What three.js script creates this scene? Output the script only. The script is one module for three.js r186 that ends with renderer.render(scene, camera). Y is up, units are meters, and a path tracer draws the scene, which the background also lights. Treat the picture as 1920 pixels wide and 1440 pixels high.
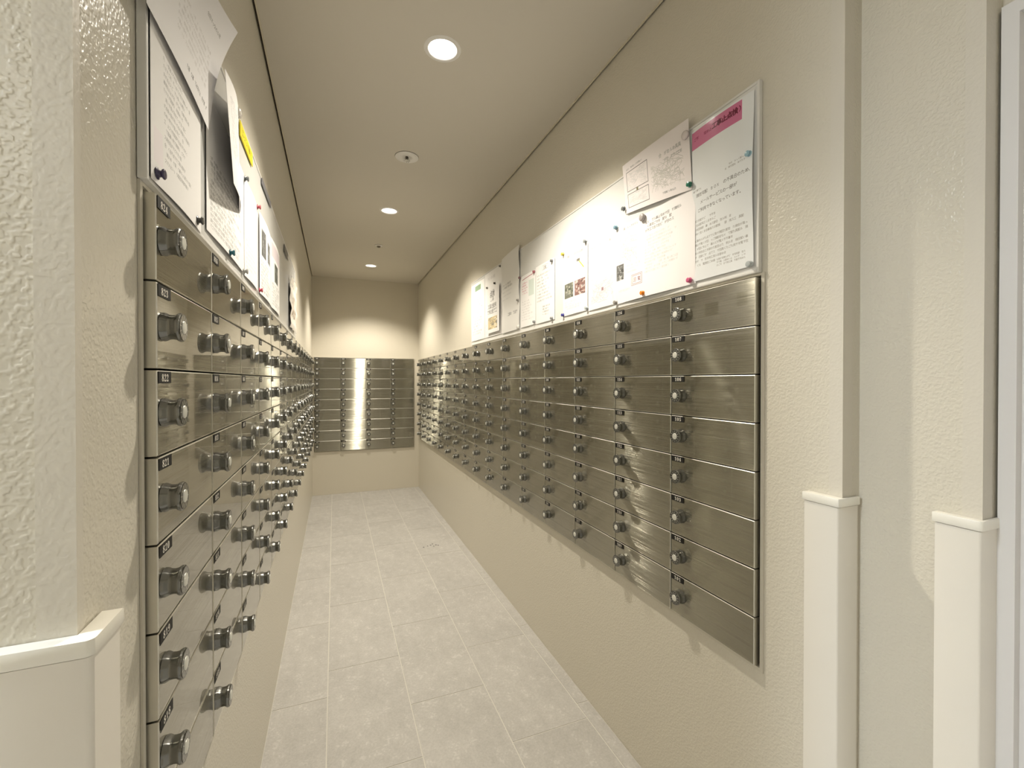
import * as THREE from 'three';
import { RoundedBoxGeometry } from 'three/addons/geometries/RoundedBoxGeometry.js';
import { mergeGeometries, toCreasedNormals } from 'three/addons/utils/BufferGeometryUtils.js';
import { RectAreaLightUniformsLib } from 'three/addons/lights/RectAreaLightUniformsLib.js';
RectAreaLightUniformsLib.init();

// ------------------------------------------------------------------ camera, light, exposure
const scene = new THREE.Scene();
const EYE = 1.3263;
const camera = new THREE.PerspectiveCamera(2 * Math.atan(720 / 831.49) * 180 / Math.PI, 1920 / 1440, 0.02, 60);
camera.position.set(0, EYE, 0);
camera.rotation.order = 'YXZ';
camera.rotation.set(-0.0075, -0.3809, 0);
scene.add(camera);
scene.background = new THREE.Color(0x000000);
const renderer = new THREE.WebGLRenderer({ antialias: true });
renderer.toneMapping = THREE.LinearToneMapping;
renderer.toneMappingExposure = 2.02;
renderer.shadowMap.enabled = true;
renderer.shadowMap.type = THREE.PCFSoftShadowMap;
const LAMP_CD = 3.6, LAMP_COLOR = new THREE.Color(1.0, 0.92, 0.785);
const HALL_POWER = 36, HALL_COLOR = new THREE.Color(0.82, 0.9, 1.0), HALL_WARM = new THREE.Color(1.0, 0.93, 0.82);

// ------------------------------------------------------------------ measures (zf = metres ahead along the passage; world Z = -zf)
const WR = 0.9743, WL = -0.2393, ZB = 5.5772, CEIL = EYE + 1.2037;
const BOXW = 0.2935, BOXH = 0.12, TOP = EYE + 0.2555;
const ZR0 = 0.7872, ZL0 = 0.7359, ZCR = 0.596, ZCL = 0.57;
const X2 = 1.029, Z2 = 0.404, X3 = 1.084, HALL_L = -2.2, HALL_B = -2.6;

// ------------------------------------------------------------------ helpers
let seed = 7;
const rnd = () => { seed = (seed * 1664525 + 1013904223) >>> 0; return seed / 4294967296; };
const taken = {};
function numbered(n) { if (!(n in taken)) { taken[n] = 0; return n; } taken[n]++; return n + '_' + String(taken[n]).padStart(3, '0'); }
function mesh(name, geo, mat, parent) {
  const m = new THREE.Mesh(geo, mat); m.name = name; m.castShadow = m.receiveShadow = true; (parent || scene).add(m); return m;
}
function tag(o, label, category, group) { o.userData.label = label; o.userData.category = category; if (group) o.userData.group = group; return o; }
function thing(name, label, category, pos = [0, 0, 0], turn = 0, group) {
  const g = new THREE.Group(); g.name = numbered(name); g.position.set(...pos); g.rotation.y = turn; scene.add(g); return tag(g, label, category, group);
}
function struct(name, geo, mat) { const m = mesh(name, geo, mat); m.userData.kind = 'structure'; return m; }
function box(x0, x1, y0, y1, z0, z1) {   // world box with uv in metres
  const g = new THREE.BoxGeometry(x1 - x0, y1 - y0, z1 - z0); g.translate((x0 + x1) / 2, (y0 + y1) / 2, (z0 + z1) / 2); return metreUV(g);
}
function metreUV(g, du = 0, dv = 0) {
  const p = g.attributes.position, n = g.attributes.normal, uv = new Float32Array(p.count * 2);
  for (let i = 0; i < p.count; i++) {
    const ax = Math.abs(n.getX(i)), ay = Math.abs(n.getY(i)), az = Math.abs(n.getZ(i));
    let u, v;
    if (ax >= ay && ax >= az) { u = p.getZ(i); v = p.getY(i); } else if (az >= ay) { u = p.getX(i); v = p.getY(i); } else { u = p.getX(i); v = p.getZ(i); }
    uv[2 * i] = u + du; uv[2 * i + 1] = v + dv;
  }
  g.setAttribute('uv', new THREE.BufferAttribute(uv, 2)); return g;
}
function rbox(w, h, d, r, s = 2) { return new RoundedBoxGeometry(w, h, d, s, r); }
function lathe(pts, seg = 28) { return new THREE.LatheGeometry(pts.map(p => new THREE.Vector2(p[0], p[1])), seg); }
const merge = a => mergeGeometries(a.map(g => g.index ? g.toNonIndexed() : g), false);

// ------------------------------------------------------------------ procedural textures
function lattice(n) { const a = new Float32Array(n * n); for (let i = 0; i < a.length; i++) a[i] = rnd(); return a; }
function noiseField(size, cells, ay = 1) {   // periodic value noise, cubic smooth
  const nx = cells, ny = Math.max(1, Math.round(cells * ay)), a = new Float32Array(nx * ny); for (let i = 0; i < a.length; i++) a[i] = rnd();
  const out = new Float32Array(size * size);
  for (let y = 0; y < size; y++) {
    const fy = y / size * ny, iy = Math.floor(fy); let ty = fy - iy; ty = ty * ty * (3 - 2 * ty);
    const r0 = (iy % ny) * nx, r1 = ((iy + 1) % ny) * nx;
    for (let x = 0; x < size; x++) {
      const fx = x / size * nx, ix = Math.floor(fx); let tx = fx - ix; tx = tx * tx * (3 - 2 * tx);
      const c0 = ix % nx, c1 = (ix + 1) % nx;
      out[y * size + x] = (a[r0 + c0] * (1 - tx) + a[r0 + c1] * tx) * (1 - ty) + (a[r1 + c0] * (1 - tx) + a[r1 + c1] * tx) * ty;
    }
  }
  return out;
}
function dataTex(size, fn, srgb, metres) {
  const d = new Uint8Array(size * size * 4);
  for (let i = 0; i < size * size; i++) { const c = fn(i); d[4 * i] = c[0]; d[4 * i + 1] = c[1]; d[4 * i + 2] = c[2]; d[4 * i + 3] = 255; }
  const t = new THREE.DataTexture(d, size, size); t.magFilter = THREE.LinearFilter; t.minFilter = THREE.LinearMipmapLinearFilter; t.generateMipmaps = true;
  t.wrapS = t.wrapT = THREE.RepeatWrapping; if (srgb) t.colorSpace = THREE.SRGBColorSpace; t.repeat.set(1 / metres, 1 / metres); t.needsUpdate = true; return t;
}
const clamp = (v, a, b) => Math.max(a, Math.min(b, v));
const sstep = (a, b, v) => { const t = clamp((v - a) / (b - a), 0, 1); return t * t * (3 - 2 * t); };

const wallBump = (() => {
  const S = 1024, a = noiseField(S, 72), b = noiseField(S, 120), c = noiseField(S, 30);
  return dataTex(S, i => { const h = sstep(0.32, 0.74, a[i] * 0.62 + b[i] * 0.38) * 0.8 + c[i] * 0.2; const v = clamp(h * 255, 0, 255); return [v, v, v]; }, false, 0.3);
})();
const plainBump = (() => { const S = 512, a = noiseField(S, 60), b = noiseField(S, 20); return dataTex(S, i => { const v = 255 * (a[i] * 0.5 + b[i] * 0.5); return [v, v, v]; }, false, 0.5); })();

function tilePixels(spots) {
  const S = 1024, a = noiseField(S, 8), b = noiseField(S, 40), c = noiseField(S, 190), d = noiseField(S, 400), e = noiseField(S, 60, 0.25);
  return dataTex(S, i => {
    let v = 184 + (a[i] - 0.5) * 9 + (b[i] - 0.5) * 7 + (c[i] - 0.5) * 9 + (d[i] - 0.5) * 9 + (e[i] - 0.5) * 5;
    if (c[i] * 0.55 + b[i] * 0.45 > 0.76) v += 7;
    let k = 1;
    if (spots) { const x = (i % S) / S, y = Math.floor(i / S) / S; for (const [sx, sy, rx, ry] of spots) { const q = ((x - sx) / rx) ** 2 + ((y - sy) / ry) ** 2; if (q < 1.4) k = Math.min(k, 0.56 + 0.44 * sstep(0.3, 1.4, q + (d[i] - 0.5) * 0.6)); } }
    return [clamp(v * k, 0, 255), clamp((v - 3) * k, 0, 255), clamp((v - 8) * k, 0, 255)];
  }, true, 1.2);
}
const tileMap = tilePixels();
const tileBump = (() => { const S = 512, a = noiseField(S, 30), b = noiseField(S, 160); return dataTex(S, i => { const v = 255 * (a[i] * 0.5 + b[i] * 0.5); return [v, v, v]; }, false, 0.6); })();
const hairline = (() => {   // fine horizontal brushing
  const S = 512, rows = new Float32Array(S * S); const a = noiseField(S, 4, 120), b = noiseField(S, 3, 40);
  return dataTex(S, i => { const v = clamp(255 * (0.86 + (a[i] - 0.5) * 0.16 + (b[i] - 0.5) * 0.06), 0, 255); return [v, v, v]; }, false, 1);
})();

const grooves = (() => {   // brushing grooves: each fine row leans up or down a little
  const W = 4, H = 1024, d = new Uint8Array(W * H * 4);
  for (let y = 0; y < H; y++) {
    const g = Math.sqrt(-2 * Math.log(1 - rnd() * 0.9999)) * Math.cos(6.2832 * rnd()), sl = clamp(g * 0.44, -1.2, 1.2), k = 1 / Math.hypot(1, sl);
    for (let x = 0; x < W; x++) { const i = 4 * (y * W + x); d[i] = 128; d[i + 1] = Math.round(127.5 + 127.5 * sl * k); d[i + 2] = Math.round(127.5 + 127.5 * k); d[i + 3] = 255; }
  }
  const t = new THREE.DataTexture(d, W, H); t.wrapS = t.wrapT = THREE.RepeatWrapping; t.magFilter = t.minFilter = THREE.NearestFilter; t.needsUpdate = true; return t;
})();
// ------------------------------------------------------------------ materials
const L = (r, g, b) => new THREE.Color().setRGB(r, g, b);
const M = {};
M.wall = new THREE.MeshPhysicalMaterial({ color: L(0.655, 0.615, 0.52), roughness: 0.3, bumpMap: wallBump, bumpScale: 0.00045 });
M.wallInner = new THREE.MeshPhysicalMaterial({ color: L(0.655, 0.61, 0.51), roughness: 0.6, bumpMap: plainBump, bumpScale: 0.0003 });
M.bead = new THREE.MeshPhysicalMaterial({ color: L(0.655, 0.615, 0.53), roughness: 0.42, bumpMap: wallBump, bumpScale: 0.00016 });
M.ceiling = new THREE.MeshStandardMaterial({ color: L(0.65, 0.61, 0.53), roughness: 0.85, bumpMap: plainBump, bumpScale: 0.0002 });
M.ceilTrim = new THREE.MeshStandardMaterial({ color: L(0.66, 0.6, 0.47), roughness: 0.6 });
M.gap = new THREE.MeshStandardMaterial({ color: L(0.06, 0.045, 0.03), roughness: 0.9 });
M.tile = new THREE.MeshPhysicalMaterial({ map: tileMap, roughness: 0.52, bumpMap: tileBump, bumpScale: 0.0003 });
M.grout = new THREE.MeshStandardMaterial({ color: L(0.66, 0.64, 0.58), roughness: 0.9 });
M.steel = new THREE.MeshPhysicalMaterial({ color: L(0.34, 0.328, 0.265), metalness: 1, roughness: 0.27, roughnessMap: hairline, normalMap: grooves, clearcoat: 1, clearcoatRoughness: 0.025, anisotropy: 1.0, anisotropyRotation: Math.PI / 2 });
M.steelEdge = new THREE.MeshPhysicalMaterial({ color: L(0.66, 0.64, 0.57), metalness: 1, roughness: 0.4 });
M.body = new THREE.MeshStandardMaterial({ color: L(0.16, 0.15, 0.13), metalness: 0.6, roughness: 0.6 });
M.knob = new THREE.MeshPhysicalMaterial({ color: L(0.24, 0.24, 0.225), metalness: 0.95, roughness: 0.27 });
M.dialRing = new THREE.MeshPhysicalMaterial({ color: L(0.9, 0.9, 0.9), roughness: 0.35, clearcoat: 0.6, clearcoatRoughness: 0.15 });
M.dialCap = new THREE.MeshStandardMaterial({ color: L(0.72, 0.72, 0.66), metalness: 0.3, roughness: 0.4 });
M.frame = new THREE.MeshStandardMaterial({ color: L(0.62, 0.58, 0.49), roughness: 0.45 });
M.guard = new THREE.MeshPhysicalMaterial({ color: L(0.8, 0.76, 0.68), roughness: 0.38 });
M.cap = new THREE.MeshPhysicalMaterial({ color: L(0.86, 0.83, 0.74), roughness: 0.35 });
M.board = new THREE.MeshPhysicalMaterial({ color: L(0.8, 0.8, 0.78), roughness: 0.25, clearcoat: 0.4, clearcoatRoughness: 0.12 });
M.boardEdge = new THREE.MeshStandardMaterial({ color: L(0.76, 0.745, 0.71), roughness: 0.4 });
M.white = new THREE.MeshStandardMaterial({ color: L(0.8, 0.78, 0.74), roughness: 0.5 });
M.reflector = new THREE.MeshStandardMaterial({ color: L(0.85, 0.84, 0.8), roughness: 0.25, metalness: 0.6 });
M.lens = new THREE.MeshStandardMaterial({ color: L(0.9, 0.9, 0.88), emissive: new THREE.Color(1, 0.965, 0.9), emissiveIntensity: 9 });
M.hallLens = new THREE.MeshStandardMaterial({ color: L(0.9, 0.9, 0.9), emissive: HALL_COLOR.clone(), emissiveIntensity: 2.2 });
M.doorFrame = new THREE.MeshPhysicalMaterial({ color: L(0.74, 0.72, 0.7), roughness: 0.4 });
M.doorLeaf = new THREE.MeshPhysicalMaterial({ color: L(0.84, 0.82, 0.82), roughness: 0.35 });
M.paperBack = new THREE.MeshStandardMaterial({ color: L(0.78, 0.77, 0.77), roughness: 0.75, side: THREE.DoubleSide });
M.darkMetal = new THREE.MeshStandardMaterial({ color: L(0.1, 0.09, 0.07), metalness: 0.5, roughness: 0.4 });

// ------------------------------------------------------------------ room shell
const WT = 0.34;   // wall thickness
const hole = (s, x0, x1, y0, y1) => { const h = new THREE.Path(); h.moveTo(x0, y0); h.lineTo(x0, y1); h.lineTo(x1, y1); h.lineTo(x1, y0); h.closePath(); s.holes.push(h); };
const rect = (x0, x1, y0, y1) => { const s = new THREE.Shape(); s.moveTo(x0, y0); s.lineTo(x1, y0); s.lineTo(x1, y1); s.lineTo(x0, y1); s.closePath(); return s; };
const G = 0.0035;   // joint around each bank of boxes
const YB = TOP - 8 * BOXH;
{ // right-hand wall of the passage, with the opening for its bank
  const s = rect(ZCR, ZB + 0.3, 0, CEIL + 0.12); hole(s, ZR0 - G, ZR0 + 16 * BOXW + G, YB - G, TOP + G);
  const f = new THREE.ExtrudeGeometry(s, { depth: WT - 0.06, bevelEnabled: false });
  const b = new THREE.ExtrudeGeometry(rect(ZCR, ZB + 0.3, 0, CEIL + 0.12), { depth: 0.06, bevelEnabled: false }); b.translate(0, 0, WT - 0.06);
  const g = merge([f, b]); g.rotateY(Math.PI / 2); g.translate(WR, 0, 0); struct('wall_right', g, M.wall);
}
{ const s = rect(-ZB - 0.3, -ZCL, 0, CEIL + 0.12); hole(s, -(ZL0 + 16 * BOXW + G), -(ZL0 - G), YB - G, TOP + G);
  const f = new THREE.ExtrudeGeometry(s, { depth: WT - 0.06, bevelEnabled: false });
  const b = new THREE.ExtrudeGeometry(rect(-ZB - 0.3, -ZCL, 0, CEIL + 0.12), { depth: 0.06, bevelEnabled: false }); b.translate(0, 0, WT - 0.06);
  const g = merge([f, b]); g.rotateY(-Math.PI / 2); g.translate(WL, 0, 0); struct('wall_left', g, M.wall);
}
const BX0 = -0.2157, BBW = 0.2828, BBH = 0.1206, BTOP = EYE + 0.266, BYB = BTOP - 9 * BBH;
{ const s = rect(WL, WR, 0, CEIL + 0.12); hole(s, BX0 - G, BX0 + 4 * BBW + G, BYB - G, BTOP + G);
  const f = new THREE.ExtrudeGeometry(s, { depth: WT - 0.06, bevelEnabled: false }); f.translate(0, 0, 0.06);
  const b = new THREE.ExtrudeGeometry(rect(WL, WR, 0, CEIL + 0.12), { depth: 0.06, bevelEnabled: false });
  const g = merge([f, b]); g.translate(0, 0, -ZB - WT); struct('wall_back', g, M.wallInner);
}
struct('wall_right_step', box(X2, WR + WT, 0, CEIL + 0.12, -ZCR, -Z2), M.wall);
struct('wall_right_hall', merge([box(X3, X3 + 0.23, 0, CEIL + 0.12, -Z2, -0.385), box(X3, X3 + 0.23, EYE + 0.625, CEIL + 0.12, -0.385, 0.47), box(X3, X3 + 0.23, 0, CEIL + 0.12, 0.47, -HALL_B)]), M.wall);
struct('wall_left_front', box(HALL_L - 0.2, WL - WT, 0, CEIL + 0.12, -ZCL - 0.2, -ZCL), M.wall);
struct('wall_left_hall', box(HALL_L - 0.2, HALL_L, 0, CEIL + 0.12, -ZCL, -HALL_B + 0.2), M.wall);
struct('wall_hall_end', box(HALL_L, X3 + 0.23, 0, CEIL + 0.12, -HALL_B, -HALL_B + 0.2), M.wall);
// smooth plaster beads on the outer corners
struct('trim_1', merge([box(WR - 0.0008, WR + 0.03, 0, CEIL, -ZCR - 0.026, -ZCR + 0.0008)]), M.bead);
struct('trim_2', merge([box(X2 - 0.0008, X2 + 0.03, 0, CEIL, -Z2 - 0.026, -Z2 + 0.0008)]), M.bead);
struct('trim_3', merge([box(WL - 0.03, WL + 0.0008, 0, CEIL, -ZCL - 0.012, -ZCL + 0.0008)]), M.bead);

// ceiling: slab with round openings for the lamps, a narrow dark joint along the side walls
const LAMPS = [[0.368, 1.597], [0.364, 3.247], [0.358, 4.866]], LR = 0.058;
{
  const s = rect(WL + 0.007, WR - 0.007, ZCL - 0.6, ZB - 0.001);
  for (const [x, z] of LAMPS) { const p = new THREE.Path(); p.absarc(x, z, LR, 0, Math.PI * 2, true); s.holes.push(p); }
  const g = new THREE.ExtrudeGeometry(s, { depth: 0.07, bevelEnabled: false, curveSegments: 36 });
  g.rotateX(-Math.PI / 2);            // y -> -z : zf becomes -Z, depth becomes +Y
  g.translate(0, CEIL, 0);
  const c = struct('ceiling', merge([g, box(WL - WT, WR + WT, CEIL + 0.07, CEIL + 0.13, -ZB - 0.3, -(ZCL - 0.6))]), M.ceiling);
  struct('ceiling_hall', merge([box(HALL_L, WL + 0.007, CEIL, CEIL + 0.13, -ZCL, -HALL_B), box(WL + 0.007, WR - 0.007, CEIL, CEIL + 0.13, -(ZCL - 0.6), -HALL_B), box(WR - 0.007, X3 + 0.23, CEIL, CEIL + 0.13, -ZCR, -HALL_B)]), M.ceiling);
}
struct('trim_4', box(WL + 0.0075, WL + 0.0125, CEIL - 0.004, CEIL - 0.0001, -ZB + 0.002, -ZCL), M.ceilTrim);
struct('trim_5', box(WR - 0.0125, WR - 0.0075, CEIL - 0.004, CEIL - 0.0001, -ZB + 0.002, -ZCR), M.ceilTrim);
struct('trim_6', box(WL + 0.0001, WL + 0.0068, CEIL + 0.02, CEIL + 0.069, -ZB + 0.001, -ZCL), M.gap);
struct('trim_7', box(WR - 0.0068, WR - 0.0001, CEIL + 0.02, CEIL + 0.069, -ZB + 0.001, -ZCR), M.gap);

// floor: grout bed and single tiles
{
  const floor = struct('floor', box(HALL_L, X3 + 0.23, -0.12, -0.0012, -ZB - 0.02, -HALL_B), M.grout);
  const TWd = 0.3165, TLn = 0.62, jn = 0.0042;
  const offs = [2.8, 2.45, 1.5, 2.2, 2.62];
  const stained = tilePixels.bind(null);
  const bounds = z => z >= ZCL ? [WL, WR] : [HALL_L, X3];
  for (let c = -7; c < 5; c++) {
    const x0 = -0.03 + c * TWd, x1 = x0 + TWd, o = offs[((c % 5) + 5) % 5] % TLn;
    for (let k = -5; k < 10; k++) {
      const z0 = o + k * TLn - TLn, z1 = z0 + TLn;
      for (const [za, zb, xa, xb] of [[Math.max(z0, ZCR), Math.min(z1, ZB), WL, WR], [Math.max(z0, HALL_B), Math.min(z1, ZCL), HALL_L, X3]]) {
        const a = Math.max(x0, xa) + jn / 2, b = Math.min(x1, xb) - jn / 2, e = za + jn / 2, f = zb - jn / 2;
        if (b - a < 0.02 || f - e < 0.02) continue;
        const g = new THREE.BoxGeometry(b - a, 0.009, f - e, 1, 1, 1); g.translate((a + b) / 2, -0.0045 + 0.0002 * rnd(), -(e + f) / 2);
        const spotTile = za > 0.5 && a < 0.73 && b > 0.73 && e < 3.52 && f > 3.52;
        metreUV(g, spotTile ? -a : rnd() * 1.2, spotTile ? f : rnd() * 1.2);
        let mat = M.tile;
        if (spotTile) { mat = M.tile.clone(); mat.map = tilePixels(SPOTS(a, f)); }
        mesh('tile', g, mat, floor);
      }
    }
  }
  function SPOTS(a, f) { return [[0.655, 3.53], [0.69, 3.545], [0.715, 3.555], [0.735, 3.575], [0.735, 3.525], [0.757, 3.545], [0.772, 3.53]].map(([x, z], i) => [(x - a) / 1.2, (f - z) / 1.2, [0.006, 0.004, 0.006, 0.005, 0.004, 0.007, 0.005][i], 0.009]); }
}

// ------------------------------------------------------------------ ceiling fittings
LAMPS.forEach(([x, z], i) => {
  const words = ['above the notice boards at the opening', 'half way down the mailbox passage', 'close to the end wall of mailboxes'];
  const g = thing('ceiling_downlight', 'round recessed downlight, lit white, ' + words[i], 'ceiling light', [x, CEIL, -z], 0, 'recessed downlights in the passage ceiling');
  mesh('trim_ring', lathe([[LR - 0.0055, 0.003], [LR - 0.006, -0.0035], [LR + 0.004, -0.004], [LR + 0.009, -0.0005], [LR + 0.009, 0]], 40), M.white, g);
  mesh('reflector', lathe([[LR - 0.006, 0.0], [LR - 0.012, 0.022], [LR - 0.016, 0.034]], 40), M.reflector, g);
  const lens = new THREE.CylinderGeometry(LR - 0.0165, LR - 0.0165, 0.004, 36); lens.translate(0, 0.034, 0); mesh('lamp_lens', lens, M.lens, g);
  const sp = new THREE.SpotLight(LAMP_COLOR, LAMP_CD, 0, 60 * Math.PI / 180, 0.36, 2);
  sp.name = 'downlight_beam'; sp.position.set(0, -0.008, 0); sp.castShadow = true; sp.shadow.radius = 1.6; sp.target.position.set(0, -1, 0); g.add(sp); g.add(sp.target);
});
{
  const g = thing('sprinkler_head', 'white round sprinkler rosette with small metal deflector on the ceiling', 'sprinkler', [0.365, CEIL, -2.432]);
  mesh('rosette', lathe([[0.0, 0], [0.062, 0], [0.06, -0.005], [0.04, -0.009], [0.024, -0.006], [0.022, -0.001], [0, -0.001]], 36), M.white, g);
  const arms = []; for (const s of [-1, 1]) { const a = new THREE.BoxGeometry(0.004, 0.022, 0.006); a.rotateZ(s * 0.35); a.translate(s * 0.011, -0.012, 0); arms.push(a); }
  mesh('yoke', merge(arms), M.reflector, g);
  mesh('nozzle', lathe([[0, -0.001], [0.008, -0.001], [0.007, -0.011], [0, -0.012]], 16), M.darkMetal, g);
  const slots = []; for (let k = 0; k < 8; k++) { const t = new THREE.BoxGeometry(0.012, 0.0012, 0.004); t.translate(0.011, -0.023, 0); t.rotateY(k * Math.PI / 4); slots.push(t); }
  slots.push(new THREE.CylinderGeometry(0.008, 0.008, 0.0014, 16).translate(0, -0.023, 0)); mesh('deflector', merge(slots), M.reflector, g);
}
{
  const g = thing('ceiling_sensor', 'tiny pale sensor dome on the ceiling between two downlights', 'sensor', [0.369, CEIL, -4.112]);
  mesh('base', lathe([[0, 0], [0.034, 0], [0.033, -0.004], [0.022, -0.009], [0, -0.009]], 28), M.white, g);
  mesh('eye', lathe([[0, -0.009], [0.017, -0.009], [0.014, -0.018], [0, -0.022]], 20), new THREE.MeshStandardMaterial({ color: L(0.2, 0.17, 0.12), roughness: 0.4 }), g);
}
{ // hall lights behind and beside the viewpoint
  for (const [x, z, w, d, p, c] of [[-1.7, 0.4, 0.9, 0.28, HALL_POWER, HALL_COLOR], [-1.4, -1.6, 0.9, 0.28, HALL_POWER * 0.28, HALL_WARM]]) {
    const lensMat = M.hallLens.clone(); lensMat.emissive = c.clone();
    const g = thing('hall_ceiling_panel', z > -1 ? 'long cool white ceiling light panel beside the passage opening' : 'long warm white ceiling light panel further back in the hall', 'ceiling light', [x, CEIL, -z]);
    const fr = new THREE.Shape(); fr.moveTo(-w / 2 - 0.02, -d / 2 - 0.02); fr.lineTo(w / 2 + 0.02, -d / 2 - 0.02); fr.lineTo(w / 2 + 0.02, d / 2 + 0.02); fr.lineTo(-w / 2 - 0.02, d / 2 + 0.02); fr.closePath(); hole(fr, -w / 2, w / 2, -d / 2, d / 2);
    const fg = new THREE.ExtrudeGeometry(fr, { depth: 0.018, bevelEnabled: false }); fg.rotateX(Math.PI / 2); mesh('frame', fg, M.white, g);
    mesh('light_diffuser', new THREE.BoxGeometry(w, 0.008, d).translate(0, -0.006, 0), lensMat, g);
    const a = new THREE.RectAreaLight(c, p, w, d); a.name = 'panel_light'; a.position.set(0, -0.02, 0); a.rotation.x = -Math.PI / 2; g.add(a);
  }
}

// ------------------------------------------------------------------ mailboxes
// number atlas: each plate is white serif figures on black
const NUMS = []; const slotOf = n => { let i = NUMS.indexOf(n); if (i < 0) { NUMS.push(n); i = NUMS.length - 1; } return i; };
const AC = 16, AR = 32, CW = 96, CH = 32;
const atlas = document.createElement('canvas'); atlas.width = AC * CW; atlas.height = AR * CH;
const actx = atlas.getContext('2d'); actx.fillStyle = '#0b0907'; actx.fillRect(0, 0, atlas.width, atlas.height);
const atlasTex = new THREE.CanvasTexture(atlas); atlasTex.colorSpace = THREE.SRGBColorSpace;
M.plate = new THREE.MeshPhysicalMaterial({ map: atlasTex, roughness: 0.65 });
function plateGeo(n) {
  const i = slotOf(n), cx = i % AC, cy = Math.floor(i / AC);
  actx.fillStyle = '#f4efe4'; actx.font = 'bold 27px serif'; actx.textAlign = 'center'; actx.textBaseline = 'middle';
  String(n).split('').forEach((ch, k) => actx.fillText(ch, cx * CW + 31 + k * 18, cy * CH + 17));
  const g = new THREE.BoxGeometry(0.050, 0.0165, 0.0006), uv = g.attributes.uv;
  for (let k = 0; k < uv.count; k++) {
    const front = k >= 16 && k < 20, u = front ? uv.getX(k) : 0.01, v = front ? uv.getY(k) : 0.05;
    uv.setXY(k, (cx + u) / AC, 1 - (cy + 1 - v) / AR);
  }
  return g;
}
const dialTex = (() => {
  const c = document.createElement('canvas'); c.width = c.height = 256; const x = c.getContext('2d');
  x.fillStyle = '#3a3a36'; x.fillRect(0, 0, 256, 256); x.strokeStyle = '#c9c9c0'; x.lineWidth = 7;
  for (let k = 0; k < 12; k++) { const a = k * Math.PI / 6; x.beginPath(); x.moveTo(128 + Math.cos(a) * 74, 128 + Math.sin(a) * 74); x.lineTo(128 + Math.cos(a) * 116, 128 + Math.sin(a) * 116); x.stroke(); }
  const t = new THREE.CanvasTexture(c); t.colorSpace = THREE.SRGBColorSpace; return t;
})();
M.dialRing.map = dialTex;
const DT = 0.016, KP = 0.024;   // door thickness, knob length
const doorGeos = {};
const knobGeo = toCreasedNormals(lathe([[0.001, 0], [0.0200, 0], [0.0203, 0.002], [0.0196, 0.0045], [0.0178, 0.0075], [0.0172, 0.012], [0.0176, 0.016], [0.0196, 0.0185], [0.0205, 0.0205], [0.0203, 0.0228], [0.0192, 0.024], [0.0165, 0.0242], [0.001, 0.0235]], 26), 0.9);
knobGeo.rotateX(Math.PI / 2);
const ringGeo = new THREE.RingGeometry(0.0088, 0.0188, 26, 1); ringGeo.translate(0, 0, KP + 0.0006);
const capGeo = lathe([[0.0092, 0], [0.0092, 0.0012], [0.0082, 0.002], [0.0001, 0.0024]], 22); capGeo.rotateX(Math.PI / 2); capGeo.translate(0, 0, KP);
const W9 = ['', 'one', 'two', 'three', 'four', 'five', 'six', 'seven', 'eight', 'nine', 'ten', 'eleven', 'twelve', 'thirteen', 'fourteen', 'fifteen', 'sixteen'];
function doorGeo(w, h) {
  const k = w + '_' + h; if (doorGeos[k]) return doorGeos[k];
  const a = w / 2 - 0.0015, c = h / 2 - 0.0015, e = 0.0016, bv = 0.0013;
  const d = new THREE.BoxGeometry(2 * (a - e), 2 * (c - e), DT - 0.0006); d.translate(0, h / 2, DT / 2 - 0.0002);
  const fs = rect(-a + bv, a - bv, h / 2 - c + bv, h / 2 + c - bv); hole(fs, -a + e, a - e, h / 2 - c + e, h / 2 + c - e);
  const rim = new THREE.ExtrudeGeometry(fs, { depth: DT - bv, bevelEnabled: true, bevelThickness: bv, bevelSize: bv, bevelOffset: 0, bevelSegments: 1, curveSegments: 1 });
  // keep the flat back at the wall: the front chamfer stays, the back one is squeezed
  { const p = rim.attributes.position; for (let k = 0; k < p.count; k++) { let x = p.getX(k), y = p.getY(k) - h / 2, z = p.getZ(k); if (Math.abs(x) < a - e + 0.0005 && Math.abs(y) < c - e + 0.0005) { x = Math.max(-(a - e), Math.min(a - e, x)); y = Math.max(-(c - e), Math.min(c - e, y)); if (Math.abs(x) > a - 3 * e) x = Math.sign(x) * (a - e); if (Math.abs(y) > c - 3 * e) y = Math.sign(y) * (c - e); } p.setXYZ(k, x, y + h / 2, Math.max(0.0002, z)); } rim.computeVertexNormals(); }
  const b = new THREE.BoxGeometry(w - 0.004, h - 0.004, 0.24); b.translate(0, h / 2, -0.1205);
  return doorGeos[k] = { d, b, rim };
}
function mailbox(w, h, n, label, group, pos, turn, knobAt) {
  const g = thing('mailbox', label, 'mailbox', pos, turn, group), q = doorGeo(w, h);
  mesh('body', q.b, M.body, g);
  const d = mesh('door', q.d, M.steel, g); d.rotation.y = (rnd() - 0.5) * 0.002; d.rotation.x = (rnd() - 0.5) * 0.002;
  mesh('door_edge', q.rim, M.steelEdge, d);
  mesh('number_plate', plateGeo(n), M.plate, g).position.set(-w / 2 + 0.0045 + 0.025, h - 0.0024 - 0.0085, DT + 0.0006);
  const k = mesh('dial_knob', knobGeo, M.knob, g); k.position.set(-w / 2 + knobAt, h * 0.5, DT); 
  const rg = mesh('dial_ring', ringGeo, M.dialRing, k); rg.rotation.z = rnd() * 6.28;
  mesh('dial_cap', capGeo, M.dialCap, k);
}
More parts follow.
